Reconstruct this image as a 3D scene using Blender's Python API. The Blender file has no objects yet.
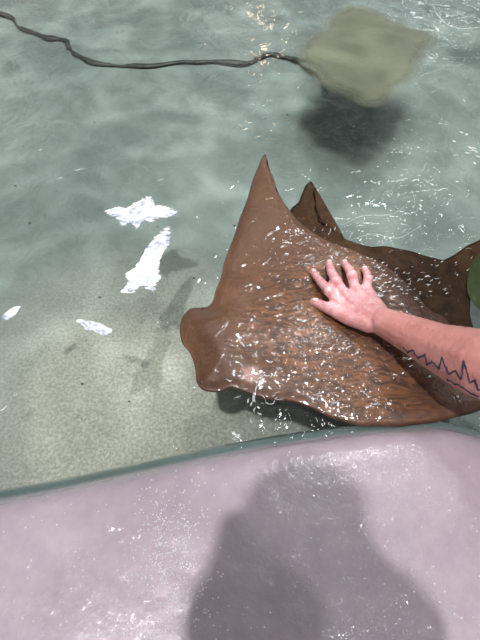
import bpy, bmesh, math, random
from mathutils import Vector, Matrix, noise
from mathutils.bvhtree import BVHTree
random.seed(4)
S = bpy.context.scene
S.view_settings.view_transform = 'Standard'
S.view_settings.look = 'None'

# ---------------- camera ----------------
TH = math.radians(33); H = 0.9; F = 462.0
cd = bpy.data.cameras.new('camera'); cam = bpy.data.objects.new('camera', cd)
S.collection.objects.link(cam); S.camera = cam
cam.location = (0, 0, H); cam.rotation_euler = (TH, 0, 0)
cd.sensor_fit = 'VERTICAL'; cd.sensor_height = 36; cd.lens = F/640*36; cd.clip_start = 0.01
FW = Vector((0, math.sin(TH), -math.cos(TH))); UP = Vector((0, math.cos(TH), math.sin(TH)))
def ray_dir(u, v):
    return FW + Vector((1,0,0))*((u-240)/F) + UP*((320-v)/F)
def W(u, v, z=0.0):
    """world point on the horizontal plane at height z (measured from the photo)"""
    d = ray_dir(u, v); t = (z-H)/d.z
    return Vector((0,0,H)) + d*t

# ---------------- helpers ----------------
def link(o): S.collection.objects.link(o); return o
def mkobj(name, bm, mat=None, smooth=True, parent=None):
    me = bpy.data.meshes.new(name); bm.to_mesh(me); bm.free()
    o = bpy.data.objects.new(name, me); link(o)
    if mat: me.materials.append(mat)
    if smooth:
        for p in me.polygons: p.use_smooth = True
    if parent: o.parent = parent
    return o
def tag(o, label, cat, **k):
    o['label'] = label; o['category'] = cat
    for a, b in k.items(): o[a] = b
class M:
    def __init__(s, name):
        s.m = bpy.data.materials.new(name); s.m.use_nodes = True
        s.nt = s.m.node_tree; s.n = s.nt.nodes; s.b = s.n['Principled BSDF']; s.out = s.n['Material Output']
    def add(s, t, **k):
        x = s.n.new(t)
        for a, b in k.items(): setattr(x, a, b)
        return x
    def l(s, a, b): s.nt.links.new(a, b)
    def noise(s, scale, detail=4, rough=.6, dist=0.0, coord=None, vec=None):
        x = s.add('ShaderNodeTexNoise'); x.inputs['Scale'].default_value = scale
        x.inputs['Detail'].default_value = detail; x.inputs['Roughness'].default_value = rough
        x.inputs['Distortion'].default_value = dist
        if vec is None:
            g = s.add('ShaderNodeNewGeometry'); vec = g.outputs['Position']
        s.l(vec, x.inputs['Vector']); return x.outputs['Fac']
    def ramp(s, fac, stops):
        r = s.add('ShaderNodeValToRGB'); e = r.color_ramp.elements
        while len(e) < len(stops): e.new(.5)
        for i, (p, c) in enumerate(stops):
            e[i].position = p; e[i].color = (*c, 1) if len(c) == 3 else c
        s.l(fac, r.inputs[0]); return r.outputs[0]
    def mix(s, fac, a, b, mode='MIX'):
        x = s.add('ShaderNodeMix', data_type='RGBA', blend_type=mode)
        for sock, val in ((x.inputs[0], fac), (x.inputs[6], a), (x.inputs[7], b)):
            if isinstance(val, (int, float)): sock.default_value = val
            elif isinstance(val, tuple): sock.default_value = (*val, 1)
            else: s.l(val, sock)
        return x.outputs[2]
    def math(s, op, a, b=None, c=None):
        x = s.add('ShaderNodeMath', operation=op)
        for i, val in enumerate((a, b, c)):
            if val is None: continue
            if isinstance(val, (int, float)): x.inputs[i].default_value = val
            else: s.l(val, x.inputs[i])
        return x.outputs[0]
    def maprange(s, v, a, b, c=0, d=1):
        x = s.add('ShaderNodeMapRange', interpolation_type='SMOOTHSTEP')
        s.l(v, x.inputs[0])
        for i, q in enumerate((a, b, c, d)): x.inputs[i+1].default_value = q
        return x.outputs[0]
    def bump(s, h, strength=1, dist=1.0):
        x = s.add('ShaderNodeBump'); x.inputs['Strength'].default_value = strength
        x.inputs['Distance'].default_value = dist; s.l(h, x.inputs['Height']); return x.outputs[0]
    def dist_to(s, p):
        g = s.add('ShaderNodeNewGeometry'); x = s.add('ShaderNodeVectorMath', operation='DISTANCE')
        s.l(g.outputs['Position'], x.inputs[0]); x.inputs[1].default_value = p
        return x.outputs['Value']

# ---------------- materials ----------------
def floor_mat():
    m = M('sandy_tank_bottom')
    big = m.noise(1.3, 2); c1 = m.ramp(big, [(.3, (.195,.230,.218)), (.7, (.30,.335,.315))])
    med = m.noise(6, 3, .5, .8); c2 = m.ramp(med, [(.3, (.74,.77,.75)), (.72, (1.18,1.18,1.15))])
    c = m.mix(.8, c1, c2, 'MULTIPLY')
    dd = m.dist_to(W(130, 410, -.3)); k = m.maprange(dd, .08, .75, 1, 0)
    gr = m.noise(120, 3, .7); gc = m.ramp(gr, [(.32, (.34,.33,.26)), (.5, (.50,.485,.40)), (.68, (.70,.68,.58))])
    c = m.mix(m.math('MULTIPLY', k, .85), c, gc)
    m.l(c, m.b.inputs['Base Color']); m.b.inputs['Roughness'].default_value = .95
    m.l(m.bump(m.noise(60, 5, .8), .25, .01), m.b.inputs['Normal'])
    return m.m
def ledge_mat():
    m = M('white_gelcoat')
    c = m.ramp(m.noise(3, 4), [(.3, (.50,.415,.475)), (.7, (.64,.54,.60))])
    sp = m.ramp(m.noise(22, 5, .7), [(.38, (.92,.91,.93)), (.62, (1.04,1.04,1.04))])
    c = m.mix(1.0, c, sp, 'MULTIPLY')
    g = m.add('ShaderNodeNewGeometry'); s = m.add('ShaderNodeSeparateXYZ'); m.l(g.outputs['Position'], s.inputs[0])
    k = m.maprange(s.outputs['Z'], -.006, .008, 1, 0)
    c = m.mix(k, c, (.09,.18,.165))
    k2 = m.math('MULTIPLY', m.maprange(s.outputs['Z'], .0, .03, 1, 0), .35)
    c = m.mix(k2, c, (.30,.32,.32))
    m.l(c, m.b.inputs['Base Color']); m.b.inputs['Roughness'].default_value = .28
    m.b.inputs['Coat Weight'].default_value = 1; m.b.inputs['Coat Roughness'].default_value = .04; m.b.inputs['Coat IOR'].default_value = 1.6
    m.l(m.bump(m.noise(24, 4, .6), .5, .014), m.b.inputs['Coat Normal'])
    m.l(m.bump(m.noise(70, 4, .7), .25, .004), m.b.inputs['Normal'])
    return m.m
def plain(name, col, rough=.6, var=.15, scale=20):
    m = M(name); a = tuple(x*(1-var) for x in col); b = tuple(min(1, x*(1+var)) for x in col)
    m.l(m.ramp(m.noise(scale, 4), [(.3, a), (.7, b)]), m.b.inputs['Base Color'])
    m.b.inputs['Roughness'].default_value = rough; return m.m
hand_c = W(345, 315, 0)
def ripple_height(m, amp=1.0):
    dd = m.dist_to(hand_c)
    strong = m.maprange(dd, .14, .38, 1, 0)
    mid = m.maprange(dd, .25, 1.0, 1, .38)
    big = m.noise(3.0, 2, .5, .6); medn = m.noise(13, 2, .5, 1.2); fin = m.noise(38, 1, .5, 1.6)
    h = m.math('MULTIPLY', big, .016)
    h = m.math('ADD', h, m.math('MULTIPLY', m.math('MULTIPLY', medn, mid), .010*amp))
    return m.math('ADD', h, m.math('MULTIPLY', m.math('MULTIPLY', fin, strong), .0042*amp))
def ray_mat(name, dark, light, scale=14, film=1.4, streak=0.0, fade=False, coat=1.0, rough=.5):
    m = M(name)
    a = m.ramp(m.noise(scale, 4, .6, .8), [(.3, dark), (.7, light)])
    f = m.ramp(m.noise(160, 3, .7), [(.3, (.88,.88,.88)), (.7, (1.08,1.08,1.08))])
    c = m.mix(1.0, a, f, 'MULTIPLY')
    m.b.inputs['Roughness'].default_value = rough
    if rough > .6: m.b.inputs['Specular IOR Level'].default_value = .15
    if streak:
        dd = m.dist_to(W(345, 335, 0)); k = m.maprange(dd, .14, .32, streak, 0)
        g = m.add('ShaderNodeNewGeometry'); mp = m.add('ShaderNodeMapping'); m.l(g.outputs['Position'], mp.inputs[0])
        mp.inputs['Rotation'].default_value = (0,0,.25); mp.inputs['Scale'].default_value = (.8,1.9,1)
        s = m.ramp(m.noise(21, 2, .5, 2.8, vec=mp.outputs[0]), [(.38, (.50,.44,.38)), (.49, (1.0,1.0,1.0)), (.60, (1.8,1.65,1.42))])  # light and dark of the water ripples painted into the skin colour
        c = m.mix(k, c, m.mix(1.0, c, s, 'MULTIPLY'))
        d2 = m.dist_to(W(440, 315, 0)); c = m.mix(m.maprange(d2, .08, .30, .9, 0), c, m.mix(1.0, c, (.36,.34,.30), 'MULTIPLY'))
        d3 = m.dist_to(W(250, 377, .02)); d3 = m.math('ADD', d3, m.math('MULTIPLY', m.math('SUBTRACT', m.noise(50, 3), .5), .05))
        c = m.mix(m.maprange(d3, .008, .026, .85, 0), c, (.62,.36,.30))
    m.b.inputs['Coat Weight'].default_value = coat; m.b.inputs['Coat Roughness'].default_value = .02
    m.b.inputs['Coat IOR'].default_value = film
    m.l(m.bump(ripple_height(m), 1, 1), m.b.inputs['Coat Normal'])
    if fade:
        at = m.add('ShaderNodeAttribute', attribute_name='rim')
        e = m.math('ADD', at.outputs['Fac'], m.math('MULTIPLY', m.math('SUBTRACT', m.noise(9, 2, .5, 1.0), .5), .6))
        m.l(m.maprange(e, -.05, .85, .03, .84), m.b.inputs['Alpha'])
    m.l(c, m.b.inputs['Base Color'])
    m.l(m.bump(m.noise(25, 3, .55, .5), .3, .006), m.b.inputs['Normal'])
    return m.m
def skin_mat():
    m = M('skin')
    c = m.ramp(m.noise(28, 4, .6), [(.3, (.66,.26,.225)), (.7, (.79,.36,.32))])
    d = m.dist_to(W(345, 288, .05)); k = m.maprange(d, .06, .19, 1, 0)
    hc = m.ramp(m.noise(70, 4, .6), [(.35, (.84,.32,.34)), (.65, (1.0,.58,.60))])
    c = m.mix(m.math('MULTIPLY', k, .9), c, hc)
    m.l(c, m.b.inputs['Base Color']); m.b.inputs['Roughness'].default_value = .4
    m.b.inputs['Subsurface Weight'].default_value = .12; m.b.inputs['Subsurface Radius'].default_value = (.01,.004,.002)
    m.l(k, m.b.inputs['Coat Weight']); m.b.inputs['Coat Roughness'].default_value = .04; m.b.inputs['Coat IOR'].default_value = 1.8
    m.l(m.bump(m.noise(60, 3, .6), .8, .010), m.b.inputs['Coat Normal'])
    m.l(m.bump(m.noise(120, 4, .7), .4, .005), m.b.inputs['Normal'])
    return m.m
def water_mat():
    m = M('rippled_water'); m.n.remove(m.b)
    tr = m.add('ShaderNodeBsdfTransparent'); tr.inputs[0].default_value = (.94,.975,.965,1)
    gl = m.add('ShaderNodeBsdfGlossy'); gl.inputs['Roughness'].default_value = .015
    nb = m.bump(ripple_height(m), 1, 1.0); m.l(nb, gl.inputs['Normal'])
    fr = m.add('ShaderNodeFresnel'); fr.inputs['IOR'].default_value = 1.36; m.l(nb, fr.inputs['Normal'])
    fac = m.math('MINIMUM', m.math('MULTIPLY', fr.outputs[0], 1.9), .45)
    mx = m.add('ShaderNodeMixShader'); m.l(fac, mx.inputs[0]); m.l(tr.outputs[0], mx.inputs[1]); m.l(gl.outputs[0], mx.inputs[2])
    m.l(mx.outputs[0], m.out.inputs[0]); return m.m

# ---------------- setting ----------------
FZ = -.30
def grid(name, x0, x1, y0, y1, z, nx, ny, mat, amp=0.0):
    bm = bmesh.new(); vs = []
    for j in range(ny+1):
        for i in range(nx+1):
            x = x0+(x1-x0)*i/nx; y = y0+(y1-y0)*j/ny
            vs.append(bm.verts.new((x, y, z + amp*noise.noise(Vector((x*3, y*3, 0))))))
    for j in range(ny):
        for i in range(nx):
            a = j*(nx+1)+i; bm.faces.new((vs[a], vs[a+1], vs[a+nx+2], vs[a+nx+1]))
    return mkobj(name, bm, mat)
fl = grid('floor', -2.2, 2.2, .10, 3.8, FZ, 120, 100, floor_mat(), .008)
tag(fl, 'pale sandy grey-green bottom of the touch tank', 'tank floor', kind='structure')
def box(name, a, b, mat):
    bm = bmesh.new(); bmesh.ops.create_cube(bm, size=1)
    for v in bm.verts: v.co = Vector([(a[i]+b[i])/2 + v.co[i]*(b[i]-a[i]) for i in range(3)])
    return mkobj(name, bm, mat, smooth=False)
teal = plain('painted_tank_wall', (.20,.28,.26), .6)
for nm, a, b in (('wall_back', (-2.3,3.8,-.45), (2.3,3.9,.06)), ('wall_left', (-2.3,.5,-.45), (-2.2,3.8,.06)), ('wall_right', (2.2,.5,-.45), (2.3,3.8,.06))):
    o = box(nm, a, b, teal); tag(o, 'grey-green painted side wall of the tank', 'tank wall', kind='structure')
o = box('floor.001', (-2.3,-2.0,-.55), (2.3,-.15,-.45), plain('grey_concrete', (.3,.3,.3), .8))
tag(o, 'grey concrete walkway beside the tank', 'floor', kind='structure')

# near ledge
epx = [(0,501),(60,490),(120,477),(180,464),(240,452),(300,442),(360,434),(420,429),(448,430),(480,438)]
e = [W(u, v, 0) for u, v in epx]
s0 = (e[1]-e[0]).normalized()
pts = [e[0]-s0*d for d in (1.9,1.4,1.0,.65,.4,.2,.1)] + e + [e[-1]+Vector((d, -.25*d if d < .2 else -.05, 0)) for d in (.06,.15,.3,.5,.8,1.2,1.8)]
def cr(p, closed, n):
    out = []; N = len(p)
    for i in range(N if closed else N-1):
        if closed: a,b,c,d = p[(i-1)%N],p[i],p[(i+1)%N],p[(i+2)%N]
        else: a,b,c,d = p[max(i-1,0)],p[i],p[i+1],p[min(i+2,N-1)]
        for k in range(n):
            t = k/n
            out.append(.5*((2*b)+(c-a)*t+(2*a-5*b+4*c-d)*t*t+(3*b-a-3*c+d)*t**3))
    if not closed: out.append(p[-1])
    return out
edge = cr(pts, False, 6)
prof = [(.036,-.34),(.036,-.10),(.035,-.06),(.031,-.032),(.020,-.012),(.009,-.004),(0,.003),(-.006,.014),(-.015,.026),(-.028,.036),(-.045,.042),(-.07,.045)]
bm = bmesh.new(); rows = []
for p in edge:
    col = [Vector((p.x, p.y+s, z)) for s, z in prof]
    y0 = col[-1].y
    for k in range(1, 13): col.append(Vector((p.x, y0+(-.15-y0)*k/12, .045)))
    col += [Vector((p.x,-.165,.03)), Vector((p.x,-.17,-.45))]
    rows.append([bm.verts.new(c) for c in col])
for a, b in zip(rows, rows[1:]):
    for i in range(len(a)-1): bm.faces.new((a[i], a[i+1], b[i+1], b[i]))
bmesh.ops.recalc_face_normals(bm, faces=bm.faces)
ledge = mkobj('wall_front', bm, ledge_mat())
tag(ledge, 'glossy white rounded ledge of the touch tank, wet', 'tank ledge', kind='structure')

# water
bm = bmesh.new(); rows = []
NY = 60
for p in edge:
    r = []
    for k in range(NY+1):
        y = p.y + (3.8-p.y)*k/NY
        r.append(bm.verts.new((max(-2.2,min(2.2,p.x)), y, 0)))
    rows.append(r)
for a, b in zip(rows, rows[1:]):
    for i in range(NY):
        if abs(a[i].co.x-b[i].co.x) > 1e-6: bm.faces.new((a[i], b[i], b[i+1], a[i+1]))
water = mkobj('water', bm, water_mat())
tag(water, 'clear rippling water surface filling the touch tank', 'water', kind='stuff')

# ---------------- rays ----------------
def sst(x): x = max(0, min(1, x)); return x*x*(3-2*x)
def make_ray(name, outpx, spine, z, mat, Hb=.03, wb=.10, wave=0.006, bumps=(), lift=0.0, rip=0.0, edge_t=.007, rimw=.06, rf=14):
    P = cr([W(u, v, z) for u, v in outpx], True, 6)
    for p in P: p.z = 0
    if rip:
        P = [p + Vector((noise.noise(p*rf), noise.noise(p*rf+Vector((5,0,0))), 0))*rip for p in P]
    A = W(*spine[0], z); B = W(*spine[1], z); A.z = B.z = 0
    AB = B-A; L2 = AB.length_squared
    def proj(q):
        t = max(0, min(1, (q-A).dot(AB)/L2)); return A+AB*t
    bb = [(W(u, v, z), a, s) for (u, v), a, s in bumps]
    def hts(q, t):
        d = (q-proj(q)).length
        ed = min((q-p).length for p in P) if t < 1 else 0
        body = Hb*math.exp(-(d/wb)**2)*sst(ed/.06+.0) + edge_t*sst(ed/.022)
        g = 0
        base = lift*(d/.3)**2 + wave*math.sin(d*16+q.x*5)*sst(d/.15)
        for c, a, s in bb:
            g += a*math.exp(-((q.x-c.x)**2+(q.y-c.y)**2)/(s*s))
        g += .0008*noise.noise(q*14)*sst(ed/.03)
        return base+body+g*sst(ed/.02), base-body*.12, min(1, ed/rimw)
    bm = bmesh.new(); NR = 22; top = []; bot = []; ly = bm.verts.layers.float.new('rim')
    for k in range(NR+1):
        t = (k/NR)**.8; rt = []; rb = []
        for p in P:
            m = proj(p); q = m.lerp(p, t); a, b, rm = hts(q, t if k < NR else 1)
            vt = bm.verts.new((q.x, q.y, z+a)); vt[ly] = rm; rt.append(vt)
            if k == NR: rb.append(vt)
            else:
                vb = bm.verts.new((q.x, q.y, z+b)); vb[ly] = rm; rb.append(vb)
        top.append(rt); bot.append(rb)
    N = len(P)
    for R in (top, bot):
        for k in range(NR):
            for i in range(N):
                j = (i+1) % N
                q = [R[k][i], R[k][j], R[k+1][j], R[k+1][i]]
                try: bm.faces.new(q)
                except ValueError: pass
    bmesh.ops.remove_doubles(bm, verts=bm.verts, dist=.0004)
    bmesh.ops.recalc_face_normals(bm, faces=bm.faces)
    return mkobj(name, bm, mat)
def tube(name, pts, rads, mat, parent=None, n=10, flat=1.0):
    bm = bmesh.new(); rings = []
    for i, p in enumerate(pts):
        d = (pts[min(i+1, len(pts)-1)]-pts[max(i-1, 0)]).normalized()
        a = d.cross(Vector((0,0,1))).normalized(); b = d.cross(a)
        rings.append([bm.verts.new(p+(a*math.cos(k*2*math.pi/n)+b*math.sin(k*2*math.pi/n)*flat)*rads[i]) for k in range(n)])
    for r, s in zip(rings, rings[1:]):
        for k in range(n): bm.faces.new((r[k], r[(k+1)%n], s[(k+1)%n], s[k]))
    bm.faces.new(rings[0]); bm.faces.new(rings[-1][::-1])
    bmesh.ops.recalc_face_normals(bm, faces=bm.faces)
    return mkobj(name, bm, mat, parent=parent)
def ball(name, c, r, mat, parent=None, sc=(1,1,1)):
    bm = bmesh.new(); bmesh.ops.create_uvsphere(bm, u_segments=16, v_segments=10, radius=r)
    for v in bm.verts: v.co = Vector((v.co.x*sc[0], v.co.y*sc[1], v.co.z*sc[2]))+c
    return mkobj(name, bm, mat, parent=parent)

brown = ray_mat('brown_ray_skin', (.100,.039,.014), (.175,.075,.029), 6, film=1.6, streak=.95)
darkb = ray_mat('dark_brown_ray_skin', (.024,.012,.006), (.085,.043,.019), 26, film=1.2, streak=.6, coat=.35, rough=.8)
olive = ray_mat('olive_ray_skin', (.135,.15,.095), (.20,.21,.14), 6, film=1.3, fade=True, coat=.6)
green = ray_mat('green_brown_ray_skin', (.022,.034,.014), (.045,.062,.026), film=1.2, coat=.3, rough=.8)
eyem = plain('dark_eye', (.05,.03,.02), .25)

outA = [(180,326),(183,316),(191,309),(210,305),(217,289),(225,262),(235,232),(246,200),(256,170),(265,151),(270,168),(277,188),(287,206),
        (302,222),(322,236),(350,248),(382,262),(410,285),(428,308),(446,318),(455,335),(447,350),(450,368),(466,385),(486,398),(482,409),(455,418),(420,424),
        (385,427),(355,424),(330,417),(305,406),(285,401),(262,399),(246,393),(232,388),(218,392),(204,391),(197,383),(196,368),(191,354),(183,345),(180,336)]
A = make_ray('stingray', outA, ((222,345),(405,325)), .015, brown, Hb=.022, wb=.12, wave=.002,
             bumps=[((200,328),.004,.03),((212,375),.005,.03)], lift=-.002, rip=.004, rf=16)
tag(A, 'large brown cownose ray at the surface being touched', 'ray')
for c in ((201,382),(203,309)):
    ball('eye', W(c[0], c[1], .018), .0038, eyem, A, (1,1,.8))
outB = [(291,214),(298,201),(304,191),(311,181),(314,195),(316,210),(323,224),(345,238),(368,246),(390,247),(412,252),(430,257),(446,260),(458,252),(470,244),(484,238),(496,240),
        (490,256),(480,272),(472,290),(470,310),(474,330),(478,350),(470,372),(440,390),(405,380),(370,350),(330,300),(305,250)]
B = make_ray('stingray', outB, ((380,300),(440,300)), .006, darkb, Hb=.001, wb=.1, wave=.0002, edge_t=.003, rip=.006, rf=20)
tag(B, 'dark brown ray gliding just underneath the larger ray', 'ray')
tube('tail', cr([W(470,335,.004),W(500,352,-.01),W(560,365,-.04),W(640,370,-.10)], False, 6), [.007-.0003*i for i in range(19)], darkb, B)
outC = [(294,58),(301,44),(314,30),(328,16),(345,5),(364,6),(386,16),(410,25),(434,34),(432,50),(420,72),(402,95),(380,108),(358,106),(334,94),(308,77),(297,68)]
C = make_ray('stingray', outC, ((325,58),(395,52)), .004, olive, Hb=.012, wb=.14, wave=.001, rip=.018, rimw=.08)
tag(C, 'pale olive ray with long whip tail over the sand', 'ray')
tpx = [(352,60),(340,60),(322,60),(306,60),(296,59),(285,57),(268,54),(257,58),(250,62),(215,61),(180,64),(130,66),(97,62),(76,55),(68,47),(66,40),(45,38),(22,26),(5,14),(-25,4)]
tz = [.0,-.10,-.20,-.27]+[-.291]*16
tp = cr([W(u, v, z) for (u, v), z in zip(tpx, tz)], False, 8)
tp = [p+Vector((noise.noise(p*9), noise.noise(p*9+Vector((3,1,0))), 0))*.022 for p in tp]
tube('tail', tp, [.015-.004*i/len(tp)+.015*noise.noise(Vector((i*.17,0,0))) for i in range(len(tp))], plain('black_tail', (.03,.034,.028), .5, .5), C, flat=.6)['label'] = 'thin dark wavy whip tail'
outD = [(488,247),(477,256),(470,268),(467,284),(470,298),(483,312),(510,320),(560,325),(600,310),(590,275),(550,250),(515,242)]
D = make_ray('stingray', outD, ((505,285),(560,285)), .013, green, Hb=.003, wb=.08, wave=.0, edge_t=.001)
tag(D, 'greenish brown ray, only its wing edge beside the arm', 'ray')

# lamp reflections on the water, modelled as white patches
def reflection_mat():
    m = M('reflection_white')
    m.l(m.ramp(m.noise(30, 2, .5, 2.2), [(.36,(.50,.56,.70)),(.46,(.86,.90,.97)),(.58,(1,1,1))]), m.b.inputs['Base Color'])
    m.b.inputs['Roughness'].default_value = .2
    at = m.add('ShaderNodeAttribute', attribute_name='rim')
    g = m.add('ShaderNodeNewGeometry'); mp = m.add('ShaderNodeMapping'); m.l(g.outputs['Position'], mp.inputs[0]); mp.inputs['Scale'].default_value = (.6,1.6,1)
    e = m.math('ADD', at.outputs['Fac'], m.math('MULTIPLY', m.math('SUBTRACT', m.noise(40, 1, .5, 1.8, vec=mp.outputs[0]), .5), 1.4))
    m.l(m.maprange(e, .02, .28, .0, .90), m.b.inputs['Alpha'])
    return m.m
reflectionm = reflection_mat()
def reflection_patch(px, label, seed):
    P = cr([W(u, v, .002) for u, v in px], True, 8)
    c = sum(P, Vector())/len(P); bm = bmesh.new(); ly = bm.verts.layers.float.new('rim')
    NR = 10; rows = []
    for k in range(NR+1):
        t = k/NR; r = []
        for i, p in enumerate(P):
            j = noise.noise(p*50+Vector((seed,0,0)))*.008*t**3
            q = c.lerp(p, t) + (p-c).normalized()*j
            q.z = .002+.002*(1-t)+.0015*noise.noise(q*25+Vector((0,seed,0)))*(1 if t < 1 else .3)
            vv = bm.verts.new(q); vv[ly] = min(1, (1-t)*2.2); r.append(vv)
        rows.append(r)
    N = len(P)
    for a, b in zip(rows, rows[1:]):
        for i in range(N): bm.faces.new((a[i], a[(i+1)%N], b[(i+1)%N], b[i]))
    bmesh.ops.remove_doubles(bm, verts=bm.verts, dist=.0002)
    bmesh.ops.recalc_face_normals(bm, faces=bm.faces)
    o = mkobj('painted_reflection', bm, reflectionm)
    tag(o, label, 'floating scrap', group='white lamp reflections modelled on the water'); return o  # lamp reflections on the water, modelled as patches
reflection_patch([(105,212),(115,206),(124,208),(132,203),(138,201),(145,195),(153,198),(158,204),(167,206),(178,211),(169,217),(159,218),(152,223),(144,221),(136,231),(131,224),(122,225),(115,219)], 'feathery white lamp reflection on the water, modelled as a patch', 1)
reflection_patch([(168,226),(170,240),(165,252),(159,263),(160,277),(154,291),(142,288),(134,292),(119,294),(127,283),(123,275),(136,266),(142,254),(151,240)], 'long white lamp reflection on the water, modelled as a patch', 2)
reflection_patch([(76,320),(92,320),(105,325),(113,330),(106,336),(94,333),(83,328)], 'small white lamp reflection on the water, modelled as a patch', 3)
reflection_patch([(2,318),(9,309),(20,306),(17,312),(8,320)], 'tiny white lamp reflection on the water, modelled as a patch', 4)
# dark specks on the sand
bm = bmesh.new()
for i in range(45):
    u, v = random.uniform(10, 300), random.uniform(90, 420)
    q = W(u, v, FZ+.006); r = random.uniform(.001, .0035)
    g = bmesh.ops.create_icosphere(bm, subdivisions=1, radius=r)
    a = random.uniform(.5, 2)
    for w in g['verts']: w.co = Vector((w.co.x*a, w.co.y, w.co.z*.5))+q
sp = mkobj('sand_debris', bm, plain('dark_debris', (.10,.10,.075), .8)); tag(sp, 'tiny dark specks of debris on the sand', 'debris', kind='stuff')

# ---------------- people ----------------
def bvh_of(o): return BVHTree.FromPolygons([v.co.copy() for v in o.data.vertices], [tuple(p.vertices) for p in o.data.polygons])
def figure(name, segs, mat, vox=.004, smooth=6):
    bm = bmesh.new()
    for s in segs:
        p, r, q, t = s[:4]; sc = s[4] if len(s) > 4 else (1,1,1)
        L = (q-p).length; n = max(2, int(L/(min(r, t)*.35))+1)
        for i in range(n+1):
            f = i/n; c = p.lerp(q, f); rr = r+(t-r)*f
            g = bmesh.ops.create_icosphere(bm, subdivisions=2, radius=rr)
            for v in g['verts']: v.co = Vector((v.co.x*sc[0], v.co.y*sc[1], v.co.z*sc[2]))+c
    o = mkobj(name+'_raw', bm)
    md = o.modifiers.new('r', 'REMESH'); md.mode = 'VOXEL'; md.voxel_size = vox
    sm = o.modifiers.new('s', 'SMOOTH'); sm.factor = .5; sm.iterations = smooth
    dg = bpy.context.evaluated_depsgraph_get()
    me = bpy.data.meshes.new_from_object(o.evaluated_get(dg))
    me.name = name; bpy.data.objects.remove(o)
    n = bpy.data.objects.new(name, me); link(n); me.materials.clear(); me.materials.append(mat)
    for p in me.polygons: p.use_smooth = True
    return n
V = Vector
skin = skin_mat()
wr = W(384,322,.090); m1 = W(410,334,.108); midf = W(440,348,.135); fe = W(480,363,.17); elb = fe + (fe-midf).normalized()*.05
sh = V((.66,.10,.44))
segs = [(wr,.031,m1,.039),(m1,.039,midf,.048),(midf,.048,fe,.063),(fe,.063,elb,.060),(elb,.058,sh,.066)]
kn = [W(340,304,.060), W(345,295,.070), W(355,289,.070), W(366,289,.062)]
for k in kn: segs.append((wr,.025,k,.0140,(1,1,.85)))
segs.append((kn[0],.0145,kn[3],.0140)); segs.append((wr.lerp(kn[0],.5),.019,wr.lerp(kn[3],.5),.019))
for k in kn: segs.append((k+V((0,0,.005)),.0135,k+V((0,0,.0055)),.0135))
fing = [ [(329,291,.076,.0118),(320,281,.054,.0104),(313,272,.028,.0094)],
         [(336,281,.083,.0122),(331,271,.060,.0107),(329,263,.032,.0094)],
         [(352,275,.082,.0118),(348,268,.058,.0103),(344,263,.032,.0090)],
         [(368,279,.070,.0106),(367,273,.050,.0095),(364,269,.028,.0086)] ]
tips = []
for k, f in zip(kn, fing):
    p, r = k, .0126
    for (u, v, z, rr) in f:
        q = W(u, v, z); segs.append((p, r, q, rr)); last = (p, q); p, r = q, rr
    jr = f[0][3]+.0014
    j = W(f[0][0], f[0][1], f[0][2]+.0018); segs.append((j,jr,j+V((0,0,.0005)),jr))
    tips.append(last+(rr,))
th = [(W(369,324,.078),.020),(W(348,318,.066),.0165),(W(328,308,.058),.0135),(W(314,302,.038),.0108)]
for a, b in zip(th, th[1:]): segs.append((a[0],a[1],b[0],b[1]))
tips.append((th[2][0], th[3][0], .0105))
nk = V((.80,.00,.50)); hip = V((1.0,-.42,.42))
segs += [(sh,.06,V((.78,-.02,.46)),.08),(nk,.055,V((.74,.10,.58)),.055),(V((.72,.12,.63)),.085,V((.70,.15,.66)),.08),
         (V((.82,-.06,.45)),.12,hip,.14),(sh,.06,V((.95,.0,.48)),.07),(V((.97,.0,.47)),.055,V((1.15,.10,.25)),.042),(V((1.15,.10,.25)),.04,V((1.0,.16,.09)),.026),(V((1.0,.16,.08)),.025,V((.93,.2,.07)),.02),
         (hip+V((-.08,0,-.02)),.085,V((.92,-.38,-.02)),.06),(V((.92,-.38,-.02)),.055,V((.92,-.42,-.40)),.04),(V((.92,-.42,-.42)),.035,V((.92,-.28,-.425)),.03),
         (hip+V((.08,0,-.02)),.085,V((1.1,-.38,-.02)),.06),(V((1.1,-.38,-.02)),.055,V((1.1,-.42,-.40)),.04),(V((1.1,-.42,-.42)),.035,V((1.1,-.28,-.425)),.03)]
person = figure('person', segs, skin, .0030, 2)
tag(person, 'person reaching a bare tattooed forearm onto the ray', 'person')
bvh = bvh_of(person)
nailm = plain('fingernail', (.92,.64,.62), .2, .05)
for a, b, r in tips:
    d = (b-a).normalized(); c = b - d*.003 + V((0,0,1))*r*3
    hit = bvh.ray_cast(c, V((0,0,-1)))
    if hit[0] is None: continue
    n = (hit[1]+V((0,0,.4))).normalized(); x = d-(d.dot(n))*n; x.normalize(); y = n.cross(x)
    bm = bmesh.new(); bmesh.ops.create_uvsphere(bm, u_segments=14, v_segments=8, radius=1)
    for v in bm.verts: v.co = hit[0] + x*v.co.x*r*.72 + y*v.co.y*r*.58 + n*v.co.z*.0009
    mkobj('fingernail', bm, nailm, parent=person)
inkm = plain('tattoo_ink', (.035,.055,.10), .5, .4, 60)
def ink(path):
    path = [Vector((a, b, 0)) for a, b in path]
    path = [a.lerp(b, s/12) for a, b in zip(path, path[1:]) for s in range(12)]
    P = []
    for p in path:
        h = bvh.ray_cast(V((0,0,H)), ray_dir(p.x+1.0*noise.noise(p*.3), p.y+1.0*noise.noise(p*.3+V((9,0,0)))).normalized())
        if h[0] is not None and h[3] < 1.3: P.append(h[0]+h[1]*.0002)
    return P
bm = bmesh.new()
paths = [[(404,347),(408,353),(413,350),(418,358),(425,354),(427,365),(432,361),(439,369),(442,357),(449,374),(456,371),(461,379),(464,361),(470,383),(475,380),(478,390),(484,388)],
         [(447,379),(455,384),(463,387),(470,393),(480,397)]]
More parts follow.
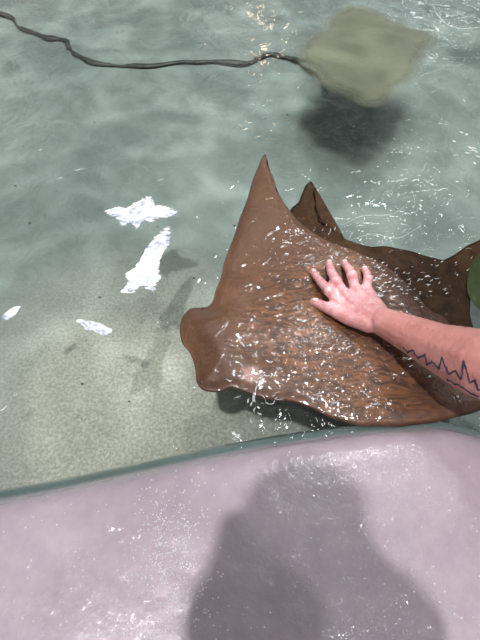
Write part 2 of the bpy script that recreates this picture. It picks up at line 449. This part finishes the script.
for pth in paths:
    P = ink(pth)
    for a, b in zip(P, P[1:]):
        L = (b-a).length
        if L > .03: continue
        for s in range(max(1, int(L/.0008))):
            q = a.lerp(b, s/max(1, int(L/.0008)))
            g = bmesh.ops.create_icosphere(bm, subdivisions=1, radius=.0016+.0010*noise.noise(q*90))
            for v in g['verts']: v.co = v.co+q
tt = mkobj('tattoo', bm, inkm, parent=person); tt['label'] = 'dark blue line tattoo on forearm'

# photographer behind the camera (casts the shadow on the ledge)
sl, sr = V((-.11,-.22,.98)), V((.14,-.22,.98)); hp = V((.02,-.50,.42)); hd = V((.0,-.120,1.18))
def arm(s, el, w, h): return [(s,.07,el,.05),(el,.05,w,.040),(w,.040,h,.040)]
seg2 = [(hd+V((0,-.02,-.03)),.088,hd+V((0,.0,.02)),.094,(1.2,1.05,1.1)),(V((.01,-.23,1.02)),.08,V((0,-.19,1.12)),.065),
        (sl,.075,sr,.075),(V((.02,-.29,.92)),.125,V((.02,-.48,.55)),.12,(1.2,.85,1)),(hp+V((-.07,0,0)),.11,hp+V((.07,0,0)),.11),
        ] + arm(sl, V((-.11,-.18,.75)), V((-.09,-.12,.82)), V((-.080,-.07,.862))) + arm(sr, V((.20,-.18,.75)), V((.13,-.12,.82)), V((.090,-.07,.862)))
for s in (-1, 1):
    seg2 += [(hp+V((.09*s,0,-.04)),.09,V((.10*s,-.50,.0)),.06),(V((.10*s,-.50,.0)),.058,V((.10*s,-.55,-.39)),.04),(V((.10*s,-.55,-.42)),.035,V((.11*s,-.39,-.425)),.03)]
p2 = figure('person', seg2, plain('dark_clothing', (.10,.10,.13), .8), .008, 5)
tag(p2, 'person in dark clothing holding a phone over the ledge', 'person')
ph = box('phone', (-.036,-.075,-.004), (.036,.075,.004), plain('black_plastic', (.02,.02,.02), .3))
ph.rotation_euler = (TH, 0, 0); ph.location = V((0,0,H)) - FW*.015 - UP*.05
tag(ph, 'black phone held out over the tank', 'phone')

# white strips: splashes, plus glints and pale reflections modelled on the water
surf = [bvh_of(A), bvh_of(B), bvh_of(D), bvh]
def surf_z(q):
    z = 0.0
    for t in surf:
        h = t.ray_cast(Vector((q.x, q.y, .088)), Vector((0,0,-1)))
        if h[0] is not None: z = max(z, h[0].z)
    return z
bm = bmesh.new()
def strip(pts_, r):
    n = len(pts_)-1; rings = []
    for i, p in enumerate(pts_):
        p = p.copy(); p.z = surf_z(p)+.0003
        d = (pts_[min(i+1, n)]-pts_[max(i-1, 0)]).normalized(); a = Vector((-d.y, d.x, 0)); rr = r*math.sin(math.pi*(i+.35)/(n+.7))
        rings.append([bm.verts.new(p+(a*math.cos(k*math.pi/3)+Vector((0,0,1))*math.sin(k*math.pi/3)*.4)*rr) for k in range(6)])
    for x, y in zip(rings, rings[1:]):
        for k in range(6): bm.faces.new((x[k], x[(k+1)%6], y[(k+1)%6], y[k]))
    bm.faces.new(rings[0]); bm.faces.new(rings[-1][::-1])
def splash_glint(c, ang, L, r, bend):
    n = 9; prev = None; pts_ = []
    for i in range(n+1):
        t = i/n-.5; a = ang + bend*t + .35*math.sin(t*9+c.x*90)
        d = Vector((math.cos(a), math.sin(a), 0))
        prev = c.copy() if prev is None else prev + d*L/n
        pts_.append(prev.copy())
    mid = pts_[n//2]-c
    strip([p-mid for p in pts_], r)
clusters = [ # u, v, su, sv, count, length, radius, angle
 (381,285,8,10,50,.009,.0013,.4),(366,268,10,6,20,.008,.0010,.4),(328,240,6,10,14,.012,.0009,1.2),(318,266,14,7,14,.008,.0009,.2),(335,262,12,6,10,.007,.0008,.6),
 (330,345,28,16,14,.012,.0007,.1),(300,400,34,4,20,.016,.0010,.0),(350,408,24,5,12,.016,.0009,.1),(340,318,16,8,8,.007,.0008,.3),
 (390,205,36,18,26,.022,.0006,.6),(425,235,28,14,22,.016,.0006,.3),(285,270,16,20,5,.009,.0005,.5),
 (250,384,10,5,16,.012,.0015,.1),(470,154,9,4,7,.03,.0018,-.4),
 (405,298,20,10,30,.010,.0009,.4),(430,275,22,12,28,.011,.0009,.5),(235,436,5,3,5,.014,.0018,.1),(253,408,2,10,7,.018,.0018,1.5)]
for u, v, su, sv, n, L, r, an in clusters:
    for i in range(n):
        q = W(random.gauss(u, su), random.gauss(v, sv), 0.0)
        splash_glint(q, an+random.gauss(0, .3), L*random.uniform(.4, 1.5), r*random.uniform(.4, 1.2), random.uniform(-1.2, 1.2))
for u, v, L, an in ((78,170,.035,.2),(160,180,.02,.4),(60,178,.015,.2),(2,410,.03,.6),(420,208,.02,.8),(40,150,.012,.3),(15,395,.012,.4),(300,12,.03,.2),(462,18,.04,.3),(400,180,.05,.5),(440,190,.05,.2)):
    splash_glint(W(u, v, 0), an, L, .0016, .5)
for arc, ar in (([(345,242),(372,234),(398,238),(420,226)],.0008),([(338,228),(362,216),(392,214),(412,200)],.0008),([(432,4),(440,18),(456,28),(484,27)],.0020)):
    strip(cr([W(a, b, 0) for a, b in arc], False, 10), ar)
fm = M('splash_glint_white'); fm.l(fm.ramp(fm.noise(60), [(.3,(.75,.78,.8)),(.6,(1,1,1))]), fm.b.inputs['Base Color'])
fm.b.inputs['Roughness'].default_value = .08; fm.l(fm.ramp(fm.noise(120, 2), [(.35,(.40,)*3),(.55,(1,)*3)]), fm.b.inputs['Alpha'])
spl = mkobj('splash_glints', bm, fm.m); tag(spl, 'white splashes and modelled glints around the hand and ray', 'water splash', kind='stuff')

# ---------------- droplets on ledge ----------------
bm = bmesh.new()
lb = bvh_of(ledge)
for i in range(1000):
    if i < 760: u, v = random.gauss(170, 20), random.gauss(560, 42)
    else: u, v = random.uniform(-20, 500), random.uniform(450, 650)
    q = W(u, v, .045)
    h = lb.ray_cast(V((q.x, q.y, .3)), V((0,0,-1)))
    if h[0] is None or h[0].z < .015: continue
    r = random.uniform(.0006, .0019)
    g = bmesh.ops.create_icosphere(bm, subdivisions=2, radius=r)
    for w in g['verts']: w.co = V((w.co.x, w.co.y, w.co.z*.55))+h[0]+V((0,0,r*.15))
dm = M('droplet_water'); dm.b.inputs['Roughness'].default_value = .03
dm.l(dm.ramp(dm.noise(50), [(.3,(.75,.70,.75)),(.7,(1,1,1))]), dm.b.inputs['Base Color'])
dr = mkobj('water_droplets', bm, dm.m); tag(dr, 'scattered small water droplets on the white ledge', 'water droplets', kind='stuff')

# ---------------- unseen overhead panels, added for glints ----------------
def emis(name, col, s):
    m = M(name); m.n.remove(m.b); e = m.add('ShaderNodeEmission')
    n = m.ramp(m.noise(3), [(.3, tuple(c*.97 for c in col)), (.7, col)]); m.l(n, e.inputs[0]); e.inputs[1].default_value = s
    m.l(e.outputs[0], m.out.inputs[0]); return m.m
lm = emis('glint_panel', (.97,.97,1), 26); lw = emis('warm_glint_panel', (1,.70,.38), 22); ld = emis('dim_glint_panel', (.9,.97,1), 4)
def lamp(u, v, w, l, z=2.8, mat=None, lab='unseen white panel added overhead for glints'):
    p = W(u, v, 0); d = ray_dir(u, v); d.z = -d.z; c = p + d*(z/d.z)
    e = bpy.data.objects.new('glint_lamp', None); link(e); e.location = (c.x, c.y, z)
    hb = box('glint_lamp_housing', (-w/2-.03,-l/2-.03,.02), (w/2+.03,l/2+.03,.10), plain('glint_housing', (.6,.6,.6))); hb.parent = e
    pb = box('added_light_panel', (-w/2,-l/2,0), (w/2,l/2,.02), mat or lm); pb.parent = e
    tag(e, lab, 'ceiling lamp')  # unseen panel added overhead for glints
lamp(335, 310, .55, .4); lamp(340, 395, .25, .25); lamp(410, 200, .3, .10); lamp(400, 478, .22, .10)  # unseen panels added for glints
lamp(259, 26, .14, .26, mat=lw, lab='unseen small warm panel added overhead for glints'); lamp(440, 18, 1.3, .3, mat=ld, lab='unseen long dim panel added overhead for reflections')

# ---------------- lights ----------------
def sun(name, L, e, ang, col):
    l = bpy.data.lights.new(name, 'SUN'); l.energy = e; l.angle = math.radians(ang); l.color = col
    o = bpy.data.objects.new(name, l); link(o)
    o.rotation_euler = V(L).to_track_quat('Z', 'Y').to_euler()
sun('key_light', (-.10,-.24,1), 1.75, 2.0, (1,.97,.97))
sun('second_light', (.16,-.26,1), .35, 3, (.95,.97,1))
l = bpy.data.lights.new('rippled_spot', 'SPOT'); l.energy = 800; l.spot_size = math.radians(57); l.spot_blend = .35; l.shadow_soft_size = .04  # added spot, textured to throw caustic ripples into the tank
l.color = (.96,1,.99); o = bpy.data.objects.new('rippled_spot', l); link(o); o.location = (.1, 2.4, 4.0)
l.use_nodes = True; nt = l.node_tree; em = nt.nodes['Emission']
tc = nt.nodes.new('ShaderNodeTexCoord'); sp = nt.nodes.new('ShaderNodeSeparateXYZ'); nt.links.new(tc.outputs['Normal'], sp.inputs[0])
def mm(op, a, b):
    x = nt.nodes.new('ShaderNodeMath'); x.operation = op
    for i, q in enumerate((a, b)):
        if isinstance(q, (int, float)): x.inputs[i].default_value = q
        else: nt.links.new(q, x.inputs[i])
    return x.outputs[0]
cx = nt.nodes.new('ShaderNodeCombineXYZ')
nt.links.new(mm('DIVIDE', sp.outputs[0], sp.outputs[2]), cx.inputs[0]); nt.links.new(mm('DIVIDE', sp.outputs[1], sp.outputs[2]), cx.inputs[1])
nz = nt.nodes.new('ShaderNodeTexNoise'); nz.inputs['Scale'].default_value = 9; nz.inputs['Detail'].default_value = 2; nt.links.new(cx.outputs[0], nz.inputs['Vector'])
va = nt.nodes.new('ShaderNodeVectorMath'); va.operation = 'MULTIPLY_ADD'; nt.links.new(nz.outputs['Color'], va.inputs[0]); va.inputs[1].default_value = (.2,.2,0); nt.links.new(cx.outputs[0], va.inputs[2])
vo = nt.nodes.new('ShaderNodeTexVoronoi'); vo.feature = 'DISTANCE_TO_EDGE'; vo.inputs['Scale'].default_value = 14; nt.links.new(va.outputs[0], vo.inputs['Vector'])
rp = nt.nodes.new('ShaderNodeValToRGB'); nt.links.new(vo.outputs['Distance'], rp.inputs[0])
rp.color_ramp.interpolation = 'EASE'
rp.color_ramp.elements[0].color = (1.0,1.0,1.0,1); rp.color_ramp.elements[0].position = 0
rp.color_ramp.elements[1].color = (.22,.22,.22,1); rp.color_ramp.elements[1].position = .07
nt.links.new(rp.outputs[0], em.inputs['Strength'])

w = bpy.data.worlds.new('world'); S.world = w; w.use_nodes = True
nt = w.node_tree; bg = nt.nodes['Background']
tc = nt.nodes.new('ShaderNodeTexCoord'); nz = nt.nodes.new('ShaderNodeTexNoise'); nz.inputs['Scale'].default_value = 7
nt.links.new(tc.outputs['Generated'], nz.inputs['Vector'])
rp = nt.nodes.new('ShaderNodeValToRGB'); nt.links.new(nz.outputs['Fac'], rp.inputs[0])
rp.color_ramp.elements[0].position = .42; rp.color_ramp.elements[0].color = (.07,.08,.09,1)
rp.color_ramp.elements[1].position = .64; rp.color_ramp.elements[1].color = (1.15,1.15,1.17,1)
nt.links.new(rp.outputs[0], bg.inputs[0]); bg.inputs[1].default_value = .5
